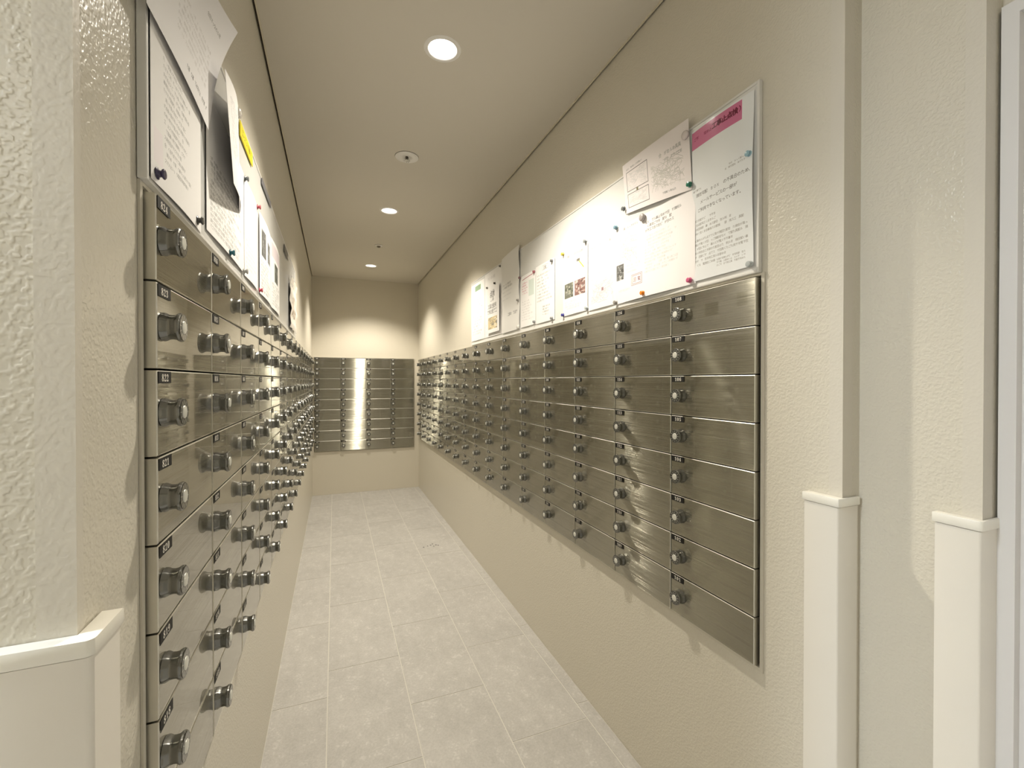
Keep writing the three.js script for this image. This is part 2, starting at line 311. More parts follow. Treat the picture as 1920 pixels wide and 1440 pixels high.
for (let c = 0; c < 16; c++) for (let r = 0; r < 8; r++) {
  const n = (1 + Math.floor(c / 3)) * 100 + (c % 3) * 8 + 8 - r;
  const label = `steel mailbox below magenta-banner board, ${c < 3 ? 'plate ' + n + ', ' : ''}row ${W9[r + 1]} from top, column ${W9[c + 1]} from opening`;
  mailbox(BOXW, BOXH, n, label, 'mailboxes in the bank with plate 101', [WR, TOP - (r + 1) * BOXH, -(ZR0 + (c + 0.5) * BOXW)], -Math.PI / 2, 0.043);
}
for (let c = 0; c < 16; c++) for (let r = 0; r < 8; r++) {
  const n = (8 - Math.floor(c / 3)) * 100 + 24 - (c % 3) * 8 - r;
  const label = `steel mailbox below curled-sheet board, ${c < 1 ? 'plate ' + n + ', ' : ''}row ${W9[r + 1]} from top, column ${W9[c + 1]} from opening`;
  mailbox(BOXW, BOXH, n, label, 'mailboxes in the bank with plate 824', [WL, TOP - (r + 1) * BOXH, -(ZL0 + (c + 0.5) * BOXW)], Math.PI / 2, 0.025);
}
for (let c = 0; c < 4; c++) for (let r = 0; r < 9; r++) {
  const n = 300 + (c * 9) % 27 + 9 - r + Math.floor(c / 3) * 100;
  mailbox(BBW, BBH, n, `steel mailbox on end wall, row ${W9[r + 1]} from top, column ${W9[c + 1]} from curled-sheet side`, 'mailboxes on the end wall', [BX0 + (c + 0.5) * BBW, BTOP - (r + 1) * BBH, -ZB], 0, 0.03);
}
atlasTex.needsUpdate = true;
// thin frames around the openings
function bankFrame(label, w, h, pos, turn) {
  const g = thing('mailbox_bank_frame', label, 'frame', pos, turn), a = 0.009, t = 0.003, e = G + 0.0005;
  const bar = (x0, x1, y0, y1) => { const b = new THREE.BoxGeometry(x1 - x0, y1 - y0, t); b.translate((x0 + x1) / 2, (y0 + y1) / 2, t / 2 + 0.0003); mesh('frame_bar', b, M.frame, g); };
  bar(-w / 2 - e - a, -w / 2 - e, -e - a, h + e + a * 0.6); bar(w / 2 + e, w / 2 + e + a, -e - a, h + e + a * 0.6); bar(-w / 2 - e, w / 2 + e, -e - a, -e); bar(-w / 2 - e, w / 2 + e, h + e, h + e + a * 0.6);
}
bankFrame('thin beige frame around the mailbox bank below the magenta-banner board', 16 * BOXW, 8 * BOXH, [WR, YB, -(ZR0 + 8 * BOXW)], -Math.PI / 2);
bankFrame('thin beige frame around the mailbox bank below the curled-sheet board', 16 * BOXW, 8 * BOXH, [WL, YB, -(ZL0 + 8 * BOXW)], Math.PI / 2);
bankFrame('thin beige frame around the mailboxes on the end wall', 4 * BBW, 9 * BBH, [BX0 + 2 * BBW, BYB, -ZB], 0);

// ------------------------------------------------------------------ corner guards
function guard(label, cx, cz, sx, sz, lenX, lenZ, tx, tz, top, ch) {
  // corner at (cx, cz world); the leg along the passage wall lies on its room side (sx), the other on the face towards the hall (sz)
  const g = thing('corner_guard', label, 'corner guard', [cx, 0, cz], 0, 'cream corner guards');
  const prof = (o, grow, r) => {   // L in plan: local a = away from the passage wall, b = away from the hall face
    const s = new THREE.Shape(), A = lenX + grow, B = lenZ + grow, i = 0.0012, a = tx + o, b = tz + o; r = Math.min(r, b * 0.8);
    s.moveTo(-A, i); s.lineTo(-A, b); s.lineTo(a - r, b); s.absarc(a - r, b - r, r, Math.PI / 2, 0, true); s.lineTo(a, -B); s.lineTo(i, -B); s.lineTo(i, i); s.closePath(); return s;
  };
  const build = (t, grow, r, y0, y1, bev) => {
    const e = new THREE.ExtrudeGeometry(prof(t, grow, r), { depth: y1 - y0 - 2 * bev, bevelEnabled: bev > 0, bevelThickness: bev, bevelSize: bev, bevelOffset: -bev, bevelSegments: 2, curveSegments: 8 });
    const p = e.attributes.position, q = new Float32Array(p.count * 3);
    for (let k = 0; k < p.count; k++) { q[3 * k] = p.getX(k) * sx; q[3 * k + 1] = y0 + bev + p.getZ(k); q[3 * k + 2] = p.getY(k) * sz; }
    const ng = new THREE.BufferGeometry(); ng.setAttribute('position', new THREE.BufferAttribute(q, 3)); ng.setAttribute('uv', e.attributes.uv.clone());
    // mapping (x,y,z)->(x*sx, z, y*sz): orientation is kept when sx*sz is -1
    if (sx * sz > 0) { for (let k = 0; k < p.count; k += 3) for (let c = 0; c < 3; c++) { const t1 = q[3 * k + 3 + c]; q[3 * k + 3 + c] = q[3 * k + 6 + c]; q[3 * k + 6 + c] = t1; } }
    ng.computeVertexNormals(); return toCreasedNormals(ng, 0.6);
  };
  mesh('cover', build(0, 0, 0.006, 0.002, EYE - top - ch - 0.0012, 0), M.guard, g);
  mesh('end_cap', build(0.0028, 0.003, 0.008, EYE - top - ch, EYE - top, 0.0015), M.cap, g);
}
guard('cream corner guard on the wall corner beside the magenta-banner board', WR, -ZCR, -1, 1, 0.043, 0.066, 0.019, 0.004, 0.242, 0.018);
guard('cream corner guard on the corner beside the white door frame', X2, -Z2, -1, 1, 0.043, 0.058, 0.014, 0.004, 0.238, 0.018);
guard('cream corner guard on the corner beside the curled-sheet board', WL, -ZCL, 1, 1, 0.075, 0.045, 0.018, 0.016, 0.2525, 0.017);

// ------------------------------------------------------------------ door on the hall side
{
  const d = new THREE.Group(); d.name = 'door_1'; d.userData.kind = 'structure'; d.position.set(X3, 0, 0.04); scene.add(d);
  const zt = -0.400 - 0.04, zn = 0.445, yt = EYE + 0.642, w = 0.022, t = 0.016;
  const fb = (y0, y1, z0, z1, x0, x1, nm, mt) => mesh(nm, box(x0, x1, y0, y1, z0, z1), mt, d);
  fb(0, yt, zt, zt + w, -t, 0.06, 'door_frame', M.doorFrame); fb(0, yt, zn - w, zn, -t, 0.06, 'door_frame', M.doorFrame); fb(yt - w, yt, zt + w, zn - w, -t, 0.06, 'door_frame', M.doorFrame);
  fb(0, yt - w, zt + w, zt + w + 0.012, 0.002, 0.07, 'door_stop', M.doorFrame); fb(yt - w - 0.012, yt - w, zt + w + 0.012, zn - w, 0.002, 0.07, 'door_stop', M.doorFrame);
  const leaf = fb(0.006, yt - w - 0.015, zt + w + 0.015, zn - w - 0.003, 0.012, 0.05, 'door_leaf', M.doorLeaf);
  const hd = mesh('door_handle', merge([new THREE.CylinderGeometry(0.024, 0.024, 0.008, 20).rotateZ(Math.PI / 2).translate(0.008, 0.98, 0.36), new THREE.CylinderGeometry(0.009, 0.009, 0.04, 12).rotateZ(Math.PI / 2).translate(-0.012, 0.98, 0.36), new THREE.CylinderGeometry(0.009, 0.009, 0.12, 12).rotateX(Math.PI / 2).translate(-0.03, 0.98, 0.305)]), M.reflector, d);
}

// ------------------------------------------------------------------ notice boards
const BT = 0.0115;
function noticeBoard(label, z0, z1, y0, y1, side) {
  const g = thing('notice_board', label, 'notice board', [side > 0 ? WR : WL, EYE + y0, -(z0 + z1) / 2], side > 0 ? -Math.PI / 2 : Math.PI / 2);
  const w = z1 - z0, h = y1 - y0, e = 0.007;
  const p = rbox(w - 2 * e, h - 2 * e, BT - 0.002, 0.0006, 1); p.translate(0, h / 2, (BT - 0.002) / 2 + 0.0006); mesh('panel', p, M.board, g);
  const bar = (bw, bh, x, y) => { const b = rbox(bw, bh, BT, 0.0015, 2); b.translate(x, y, BT / 2 + 0.0006); mesh('edge_bar', b, M.boardEdge, g); };
  bar(e, h, -w / 2 + e / 2, h / 2); bar(e, h, w / 2 - e / 2, h / 2); bar(w - 2 * e, e, 0, e / 2); bar(w - 2 * e, e, 0, h - e / 2);
}
noticeBoard('long white notice board carrying the magenta-banner notice and map sheets', 0.783, 3.235, 0.2655, 0.735, 1);
noticeBoard('long white notice board carrying the curled sheet and yellow label', 0.72, 3.12, 0.2655, 0.69, -1);

// --- stroke lettering for the notices (no such characters in the canvas fonts); strokes on a 0..10 grid, y down
const GL = {
  '現': 'M0 1H4M0 4.5H4M0 9L4 8M2 1V8.5M5 1H9.5V6H5ZM5 2.7H9.5M5 4.3H9.5M6.5 6L5 9.5M8 6V9H10V7.5', '在': 'M0 2H10M4.5 0L1 6M2.5 4V10M4 5H9.5M6.8 3V9.3M3.5 9.3H10',
  '宅': 'M5 0V1.5M0.5 3.5V1.5H9.5V3.5M7.5 3L3 4.5M0.5 6.8L9.8 5.6M4.8 4V8.8H9.5V7.5', '配': 'M0 1H5M1 3H4.4V9.6H1ZM2 1V5M3.2 1V5M1 7H4.4M6 1H9.5V4.5H6V9H9.8V7.5',
  'の': 'M5.2 1.5L3.5 7.5L2 8.5L0.8 6.5L2 3.2L5 1.6L8.2 2.8L9 5.5L7.8 8L5.5 9.2', '不': 'M0.5 1H9.5M5.5 1L0.5 6.5M5 3V10M6 4L9.5 6.5', '具': 'M2 0.5H8V6H2ZM2 2.3H8M2 4.1H8M0 7.5H10M3 8L1 10M7 8L9 10',
  '合': 'M5 0L0 4.5M5 0L10 4.5M3 4H7M2 6H8V9.7H2Z', 'た': 'M0.5 2.5H6M3.5 0.5L1.2 9M5.5 4.5H9M5.2 7.5L6 8.8L9.5 8.8', 'め': 'M2 1.5L5.5 8M7 1L5.5 5.5L3 8.6L1 7.5L2 4.5L5.5 2.7L8.8 4L9 6.5L6.5 9.2', '、': 'M0.5 7.5L2 9.5', '。': 'M1 7.8H2.6V9.4H1Z',
  'メ': 'M7.5 1L5.5 5.5L1 9.5M2 3L8 8.5', 'ー': 'M0.5 5H9.5', 'ル': 'M3 1.5V5L1 9M6 1V8.8L9.5 6', 'サ': 'M0.5 3H9.5M3 1V6M7 1V6L4 9.5', 'ビ': 'M2 1V8.5L8.5 8.8M2 5L7.5 3.2M8 0.5L8.7 2M9.3 0L10 1.5', 'ス': 'M1.5 1.5H8L6 5L1 9.3M5.5 5.5L9.5 9.3',
  '一': 'M0.5 5H9.5', '部': 'M0 1.5H5.5M2.8 0V1.5M1.2 3L1.8 4M4.3 3L3.7 4M0 4.8H5.5M1 6.2H4.6V9.6H1ZM6.8 0.5V10M6.8 1H9.3L8.2 4L9.5 6L7.5 7.5', 'が': 'M0.5 3.5H6L5.2 8.8L3.8 8M3.5 1L1 9M7.5 3L9 5.5M7.8 0.5L8.5 1.8M9.3 0L10 1.3', 'ご': 'M2 2.5H7.5M1.8 7L3 8.8H8.5M8 0.5L8.7 1.8M9.3 0L10 1.3',
  '利': 'M5 0.5L1 1.5M0 3.5H5.5M2.8 1V10M2.8 4L0.3 7.5M2.8 4L5.3 7M7 1V7M9.5 0.5V9.7L8 9.3', '用': 'M1.5 1V7L0.3 9.8M1.5 1H9V9.7L7.8 9.5M1.5 3.8H9M1.5 6.5H9M5.2 1V9.7', 'で': 'M0.5 2.5L8.5 1.8L5 4.5L4.6 7.5L7.5 9.3M7 4.5L7.7 6M8.6 4L9.3 5.5', 'き': 'M1.5 2.2L8.5 1.6M1 4.6L9 4M4 0.5L7.5 6.5L4 6M2.5 7L3.5 9L7.5 9.2', 'な': 'M0.5 2.5H5.5M3.5 0.5L1 6M7 2.2L9.3 3.7M7 4V8L4.5 9L3.5 7.6L5.5 6.8L9 9', 'く': 'M7 0.8L2.5 5L7.5 9.4', 'っ': 'M1.5 5.5L6 4.5L8.5 5.8L8 8L5 9.5', 'て': 'M0.5 2L9 1.5L5 4.5L4.5 7.5L7.5 9.3', 'い': 'M1.5 2L2 7L3.5 8.5L4.5 7M7.5 2.5L9 6.5', 'ま': 'M1.5 2.2H8.5M1.5 4.6H8.5M5 0.5V8L3 9.2L1.8 8L4 7L8.5 9.2', 'す': 'M0.5 2.3H9.5M5.5 0.5V6L4 7L3 5.5L4.3 4.3L5.5 5.5L5 8L3.5 9.7', '回': 'M0.5 0.5H9.5V9.8H0.5ZM3.2 3.2H6.8V6.8H3.2Z', '覧': 'M0.5 0.5H5V4H0.5ZM2.7 0.5V4M6 0L5.8 2M6 1.5H9.8M7 2.5L9 3.8M2 5H8V8H2ZM2 6.5H8M3.5 8L1 10M6.3 8V9.6H9.6V8.7', '工': 'M1 1.5H9M5 1.5V8.8M0.3 8.8H9.7', '事': 'M0.5 1.5H9.5M2 2.8H8V4.2H2ZM1 5.6H8.5V8.2H1M0 6.9H10M5 0V9.8L3.5 9.5', '止': 'M5.2 0.5V9M5.2 4.2H9M1.8 3.8V9M0.3 9H9.7', '点': 'M5 0V4M5 1.8H9M1.8 4H8.2V7H1.8ZM1 8L0.3 9.8M3.5 8L3.8 9.8M6.2 8L6.6 9.8M8.6 8L9.7 9.8', '検': 'M0 3H4M2 0V10M2 3.5L0 7M7 0L4 3.8M7 0L10 3.8M5.5 3.5H8.5M5 5H9V7.3H5ZM7 3.5V7.3L4.3 10M7 7.3L10 10', '）': 'M2 0L4 3V7L2 10',
};
const penPaths = {};
function penGlyph(x, ch, px, py, s) {
  const g = GL[ch]; if (!g) { x.save(); x.font = `${Math.round(s * 1.1)}px sans-serif`; x.textAlign = 'left'; x.textBaseline = 'alphabetic'; x.fillText(ch, px + s * 0.08, py + s * 0.9); x.restore(); return; }
  x.beginPath(); let cx = 0, cy = 0, mx = 0, my = 0; const P = (a, b) => [px + a * s / 10, py + b * s / 10];
  for (const m of g.matchAll(/([MLHVZ])([^MLHVZ]*)/g)) {
    const v = m[2].trim().split(/\s+/).map(Number);
    if (m[1] === 'M') { cx = mx = v[0]; cy = my = v[1]; x.moveTo(...P(cx, cy)); continue; }
    if (m[1] === 'L') { cx = v[0]; cy = v[1]; } else if (m[1] === 'H') cx = v[0]; else if (m[1] === 'V') cy = v[0]; else { cx = mx; cy = my; }
    x.lineTo(...P(cx, cy));
  }
  x.stroke();
}
function pen(x, str, px, py, s, col, lw) { x.strokeStyle = x.fillStyle = col; x.lineWidth = lw || s * 0.1; [...str].forEach((c, i) => penGlyph(x, c, px + i * s * 1.08, py, s)); }
const SMALL = Object.keys(GL).filter(c => !'、。）ー一'.includes(c));
function small(x, px, py, w, s, col, dens = 0.9) {   // a line of text too small to read: little character-sized stroke groups
  x.strokeStyle = col; x.lineWidth = Math.max(1, s * 0.12); let a = px; while (a < px + w - s) { if (rnd() < dens) penGlyph(x, SMALL[Math.floor(rnd() * SMALL.length)], a, py, s); a += s * 1.06; }
}
function para(x, px, py, w, n, lh, s, col, dens) { for (let i = 0; i < n; i++) small(x, px, py + i * lh, w * (0.62 + 0.38 * rnd()), s, col, dens); }
function plan(x, px, py, w, h, col) {   // street plan: thin outlines
  x.strokeStyle = col; x.lineWidth = 2; for (let i = 0; i < 26; i++) { x.beginPath(); const a = px + rnd() * w, b = py + rnd() * h; x.moveTo(a, b); x.bezierCurveTo(clamp(a + (rnd() - 0.5) * w * 0.5, px, px + w), clamp(b + (rnd() - 0.5) * h * 0.5, py, py + h), px + rnd() * w, py + rnd() * h, clamp(a + (rnd() - 0.5) * w, px, px + w), clamp(b + (rnd() - 0.5) * h, py, py + h)); x.stroke(); }
  for (let i = 0; i < 14; i++) x.strokeRect(px + rnd() * w * 0.85, py + rnd() * h * 0.85, w * (0.04 + rnd() * 0.1), h * (0.03 + rnd() * 0.08));
}
function photo(x, px, py, w, h, tones) {
  x.fillStyle = tones[0]; x.fillRect(px, py, w, h); x.save(); x.beginPath(); x.rect(px, py, w, h); x.clip();
  for (let i = 0; i < 46; i++) { x.fillStyle = tones[Math.floor(rnd() * tones.length)]; x.fillRect(px + rnd() * w, py + rnd() * h, w * (0.05 + rnd() * 0.25), h * (0.04 + rnd() * 0.16)); } x.restore();
}
function printed(w, h, draw, tone = '#f3f1ef') {
  const k = 1800, c = document.createElement('canvas'); c.width = Math.round(Math.min(900, w * k)); c.height = Math.round(c.width * h / w);
  const x = c.getContext('2d'); x.fillStyle = tone; x.fillRect(0, 0, c.width, c.height); x.lineCap = 'round'; draw(x, c.width, c.height);
  const t = new THREE.CanvasTexture(c); t.colorSpace = THREE.SRGBColorSpace; t.anisotropy = 8; return t;
}
// a sheet: four corners (zf, y, lift) on one wall, order far-top/near-top/near-bottom/far-bottom as read; bend(u,v) adds lift
function sheet(label, side, cs, bend, draw, opt = {}) {
  const [tl, tr, br, bl] = cs, nu = 14, nv = 14, base = side > 0 ? WR - BT - 0.0012 : WL + BT + 0.0012, th = 0.0004;
  const P = (u, v) => {
    const o = i => (tl[i] * (1 - u) + tr[i] * u) * v + (bl[i] * (1 - u) + br[i] * u) * (1 - v);
    const lift = o(2) + (bend ? bend(u, v) : 0);
    return [base - side * lift, EYE + o(1), -o(0)];
  };
  const pos = [], uv = [], front = [], back = []; const N = (nu + 1) * (nv + 1);
  for (let l = 0; l < 2; l++) for (let j = 0; j <= nv; j++) for (let i = 0; i <= nu; i++) { const p = P(i / nu, j / nv); p[0] += side * l * th; pos.push(...p); uv.push(i / nu, j / nv); }
  const id = (i, j, l) => l * N + j * (nu + 1) + i;
  for (let j = 0; j < nv; j++) for (let i = 0; i < nu; i++) {
    const a = id(i, j, 0), b = id(i + 1, j, 0), c = id(i + 1, j + 1, 0), d = id(i, j + 1, 0);
    front.push(a, b, c, a, c, d); back.push(a + N, c + N, b + N, a + N, d + N, c + N);
  }
  const rim = (a, b) => back.push(a, a + N, b, b, a + N, b + N);
  for (let i = 0; i < nu; i++) { rim(id(i, 0, 0), id(i + 1, 0, 0)); rim(id(i + 1, nv, 0), id(i, nv, 0)); }
  for (let j = 0; j < nv; j++) { rim(id(0, j + 1, 0), id(0, j, 0)); rim(id(nu, j, 0), id(nu, j + 1, 0)); }
  const g = new THREE.BufferGeometry(); g.setAttribute('position', new THREE.Float32BufferAttribute(pos, 3)); g.setAttribute('uv', new THREE.Float32BufferAttribute(uv, 2));
  g.setIndex([...front, ...back]); g.addGroup(0, front.length, 0); g.addGroup(front.length, back.length, 1); g.computeVertexNormals();
  const w = Math.hypot(tr[0] - tl[0], tr[1] - tl[1]), h = Math.hypot(tl[1] - bl[1], tl[0] - bl[0]);
  const mat = new THREE.MeshPhysicalMaterial({ map: printed(w, h, draw || (() => { }), opt.tone), roughness: opt.gloss ? 0.18 : 0.7, side: THREE.DoubleSide });
  if (opt.gloss) { mat.clearcoat = 0.5; mat.clearcoatRoughness = 0.08; }
  return tag(mesh(numbered(opt.name || 'notice_sheet'), g, [mat, M.paperBack]), label, opt.cat || 'notice', opt.group);
}
const R4 = (z0, z1, y0, y1, l = 0) => [[z0, y1, l], [z1, y1, l], [z1, y0, l], [z0, y0, l]];
const curl = (a, b = 0) => (u, v) => a * Math.sin(Math.PI * u) + b * Math.sin(Math.PI * v) * u;
const GREY = '#a8a6a4', PALE = '#d3d0cf', INK = '#7d7b7a', PINK = '#eccdd5';

// right-hand board (text runs from the far edge to the near edge)
sheet('glossy notice with magenta banner pinned at the board end', 1, R4(1.0, 0.796, 0.284, 0.716, 0.001), (u, v) => 0.004 * Math.sin(Math.PI * u) * (0.4 + v) + 0.006 * u * Math.sin(Math.PI * v) ** 2, (x, w, h) => {
  x.fillStyle = '#d2749c'; x.fillRect(0, h * 0.012, w * 0.84, h * 0.115); x.strokeStyle = '#7a1140';
  small(x, w * 0.04, h * 0.055, w * 0.36, w * 0.045, '#8a2450'); pen(x, '工事止点検', w * 0.38, h * 0.04, w * 0.075, '#6b0a35', w * 0.014); pen(x, '）', w * 0.79, h * 0.04, w * 0.07, '#6b0a35', w * 0.01);
  small(x, w * 0.66, h * 0.345, w * 0.26, w * 0.026, GREY); small(x, w * 0.6, h * 0.365, w * 0.32, w * 0.026, GREY); small(x, w * 0.03, h * 0.4, w * 0.16, w * 0.03, GREY);
  pen(x, '現在宅配 BOX の不具合のため、', w * 0.09, h * 0.43, w * 0.05, INK); pen(x, 'メールサービスの一部が', w * 0.17, h * 0.482, w * 0.052, INK); pen(x, 'ご利用できなくなっています。', w * 0.12, h * 0.533, w * 0.05, INK);
  for (let i = 0; i < 4; i++) small(x, w * 0.05, h * (0.6 + i * 0.028), w * [0.42, 0.42, 0.66, 0.84][i], w * 0.034, GREY);
  for (let i = 0; i < 7; i++) small(x, w * (0.03), h * (0.73 + i * 0.027), w * [0.9, 0.9, 0.7, 0.9, 0.9, 0.6, 0.4][i], w * 0.034, GREY);
  for (let i = 0; i < 3; i++) small(x, w * 0.45, h * (0.895 + i * 0.018), w * 0.44, w * 0.026, GREY);
}, { gloss: true, tone: '#eef1f3' });
sheet('pinkish white map sheet hanging tilted over the board top', 1, [[1.327, 0.764, 0.006], [1.01, 0.762, 0.006], [0.997, 0.552, 0.003], [1.308, 0.588, 0.003]], curl(0.004), (x, w, h) => {
  x.strokeStyle = '#6f6d6b'; x.lineWidth = 4; x.strokeRect(w * 0.06, h * 0.2, w * 0.36, h * 0.38); x.strokeRect(w * 0.06, h * 0.64, w * 0.36, h * 0.26); plan(x, w * 0.08, h * 0.22, w * 0.32, h * 0.34, PALE); plan(x, w * 0.08, h * 0.66, w * 0.32, h * 0.22, PALE);
  x.fillStyle = '#7c744f'; x.fillRect(w * 0.22, h * 0.585, w * 0.03, h * 0.05);
  plan(x, w * 0.47, h * 0.36, w * 0.45, h * 0.46, '#bcb9b4'); plan(x, w * 0.47, h * 0.36, w * 0.45, h * 0.46, '#c9c6bf'); small(x, w * 0.06, h * 0.12, w * 0.3, h * 0.035, GREY); small(x, w * 0.6, h * 0.25, w * 0.32, w * 0.035, GREY, 0.7); small(x, w * 0.64, h * 0.36, w * 0.28, h * 0.05, GREY);
  small(x, w * 0.62, h * 0.88, w * 0.2, h * 0.035, INK);
}, { tone: '#ece5e4' });
sheet('wide white notice with street plan, dark photo and boxed stamp', 1, R4(1.365, 0.985, 0.279, 0.556, 0.0004), (u, v) => 0.003 * Math.sin(Math.PI * v) + 0.007 * (1 - v) ** 3 * Math.sin(Math.PI * u), (x, w, h) => {
  plan(x, w * 0.03, h * 0.1, w * 0.28, h * 0.42, '#c2bfbb'); photo(x, 0, h * 0.5, w * 0.115, h * 0.2, ['#6a6a68', '#8c8c8a', '#4a4a48', '#bdbdbb']); small(x, w * 0.1, h * 0.04, w * 0.25, h * 0.035, INK);
  x.strokeStyle = '#a37f86'; x.lineWidth = 3; x.strokeRect(w * 0.235, h * 0.69, w * 0.15, h * 0.13); x.strokeRect(w * 0.25, h * 0.705, w * 0.12, h * 0.1); pen(x, '回', w * 0.265, h * 0.73, h * 0.05, '#8a5d66'); pen(x, '覧', w * 0.325, h * 0.73, h * 0.05, '#8a5d66');
  para(x, w * 0.42, h * 0.1, w * 0.5, 3, h * 0.05, h * 0.035, INK, 0.8); para(x, w * 0.42, h * 0.28, w * 0.42, 12, h * 0.038, h * 0.026, PALE, 0.9); para(x, w * 0.14, h * 0.54, w * 0.24, 3, h * 0.04, h * 0.028, PALE); small(x, w * 0.03, h * 0.83, w * 0.2, h * 0.03, PALE);
}, { tone: '#f4f0f0' });
sheet('white notice with two small photos side by side', 1, R4(1.78, 1.571, 0.289, 0.568), curl(0.0025), (x, w, h) => {
  small(x, w * 0.14, h * 0.06, w * 0.7, w * 0.05, INK); para(x, w * 0.12, h * 0.14, w * 0.5, 8, h * 0.036, w * 0.035, PALE); x.strokeStyle = '#d9c54e'; x.lineWidth = 10; x.beginPath(); x.moveTo(w * 0.66, h * 0.2); x.lineTo(w * 0.86, h * 0.34); x.stroke(); x.fillStyle = '#77756a'; x.fillRect(w * 0.6, h * 0.18, w * 0.12, h * 0.04);
  photo(x, w * 0.08, h * 0.5, w * 0.38, h * 0.23, ['#77796c', '#8d8f84', '#5d5f55', '#a9a89a']); photo(x, w * 0.52, h * 0.5, w * 0.4, h * 0.23, ['#8a6a64', '#b99a92', '#5b4744', '#d2c3bd']); para(x, w * 0.1, h * 0.78, w * 0.7, 4, h * 0.035, w * 0.035, PINK);
});
sheet('white notice with faint pink street map at the bottom', 1, R4(1.563, 1.367, 0.283, 0.559), curl(0.0025), (x, w, h) => {
  small(x, w * 0.12, h * 0.09, w * 0.7, w * 0.05, GREY); para(x, w * 0.1, h * 0.16, w * 0.7, 6, h * 0.045, w * 0.035, PINK); para(x, w * 0.1, h * 0.42, w * 0.8, 5, h * 0.034, w * 0.035, PALE); plan(x, w * 0.12, h * 0.6, w * 0.76, h * 0.32, '#eab9c4'); plan(x, w * 0.12, h * 0.6, w * 0.76, h * 0.32, '#e3ccd0'); x.fillStyle = '#9d7f84'; x.fillRect(w * 0.5, h * 0.72, w * 0.07, h * 0.045);
});
sheet('white notice with boxed title and lines of grey text', 1, R4(2.072, 1.862, 0.289, 0.58, 0.0003), curl(0.002), (x, w, h) => {
  x.strokeStyle = GREY; x.lineWidth = 3; x.strokeRect(w * 0.38, h * 0.04, w * 0.3, h * 0.07); pen(x, '回覧', w * 0.45, h * 0.055, w * 0.07, INK); para(x, w * 0.08, h * 0.16, w * 0.84, 9, h * 0.055, w * 0.042, GREY); para(x, w * 0.4, h * 0.72, w * 0.45, 4, h * 0.045, w * 0.04, GREY);
});
sheet('white notice with reddish heading line and pale green block', 1, R4(2.268, 2.074, 0.292, 0.572, 0.0006), curl(0.0025), (x, w, h) => {
  x.strokeStyle = '#b2757e'; x.lineWidth = 7; x.beginPath(); x.moveTo(w * 0.12, h * 0.08); x.lineTo(w * 0.88, h * 0.05); x.stroke(); para(x, w * 0.1, h * 0.14, w * 0.5, 5, h * 0.05, w * 0.045, '#d9a9b2'); x.fillStyle = '#d4ded6'; x.fillRect(w * 0.58, h * 0.14, w * 0.32, h * 0.3); para(x, w * 0.1, h * 0.5, w * 0.8, 8, h * 0.05, w * 0.04, PALE);
});
sheet('tall plain notice whose top stands above the board', 1, [[2.562, 0.745, 0.004], [2.283, 0.758, 0.006], [2.283, 0.29, 0.002], [2.562, 0.288, 0.002]], (u, v) => 0.003 * Math.sin(Math.PI * u) + 0.0025 * Math.sin(v * 16), (x, w, h) => {
  para(x, w * 0.08, h * 0.36, w * 0.84, 2, h * 0.04, w * 0.05, GREY); para(x, w * 0.08, h * 0.46, w * 0.7, 3, h * 0.05, w * 0.03, PALE); small(x, w * 0.3, h * 0.755, w * 0.62, w * 0.07, INK, 0.7);
}, { tone: '#e9e7e3' });
sheet('white notice with green heading block at the board far end', 1, R4(3.22, 2.905, 0.292, 0.705, 0.0003), curl(0.003), (x, w, h) => {
  x.fillStyle = '#8fa889'; x.fillRect(w * 0.32, h * 0.05, w * 0.42, h * 0.09); para(x, w * 0.12, h * 0.24, w * 0.78, 15, h * 0.045, w * 0.04, '#c9b3b8', 0.85);
});
sheet('pale sheet behind the small cover flyer', 1, R4(2.9, 2.566, 0.292, 0.722, 0.0003), curl(0.002), (x, w, h) => { small(x, w * 0.2, h * 0.08, w * 0.5, w * 0.06, PALE); para(x, w * 0.08, h * 0.8, w * 0.84, 3, h * 0.05, w * 0.04, PALE); });
sheet('narrow flyer pad with block lettering and small cover photo', 1, R4(2.826, 2.585, 0.312, 0.61, 0.012), null, (x, w, h) => {
  pen(x, '点検', w * 0.28, h * 0.08, w * 0.17, INK, w * 0.025); pen(x, '工事', w * 0.3, h * 0.21, w * 0.14, GREY); small(x, w * 0.1, h * 0.37, w * 0.8, w * 0.13, INK, 1); small(x, w * 0.06, h * 0.49, w * 0.88, w * 0.12, INK, 1);
  photo(x, w * 0.12, h * 0.66, w * 0.72, h * 0.26, ['#d9c79d', '#b7a98a', '#efe3c8', '#9c9484']);
}, { cat: 'flyer', name: 'flyer' });
// left-hand board (text runs from the near edge to the far edge)
sheet('white typed letter at the near end of the 824 board', -1, R4(0.729, 0.968, 0.27, 0.566, 0.0006), (u, v) => 0.004 * (1 - v) ** 2 * Math.sin(Math.PI * u), (x, w, h) => {
  para(x, w * 0.2, h * 0.34, w * 0.56, 14, h * 0.038, w * 0.026, GREY); x.fillStyle = '#f3ecee'; x.fillRect(w * 0.04, h * 0.74, w * 0.13, h * 0.16);
});
sheet('large white sheet with its far top corner curling off the board', -1, [[0.715, 0.71, 0.004], [1.075, 0.725, 0.016], [0.999, 0.475, 0.006], [0.7, 0.481, 0.006]], (u, v) => 0.026 * (Math.max(0, u - 0.45) / 0.55) ** 2 * (Math.max(0, v - 0.3) / 0.7) ** 2 + 0.003 * Math.sin(Math.PI * u), (x, w, h) => {
  for (let i = 0; i < 7; i++) small(x, w * 0.34, h * (0.44 + i * 0.05), w * 0.5, h * 0.028, PALE); small(x, w * 0.5, h * 0.87, w * 0.42, h * 0.035, INK, 0.8); small(x, w * 0.7, h * 0.2, w * 0.2, h * 0.035, GREY);
}, { tone: '#f1eff0' });
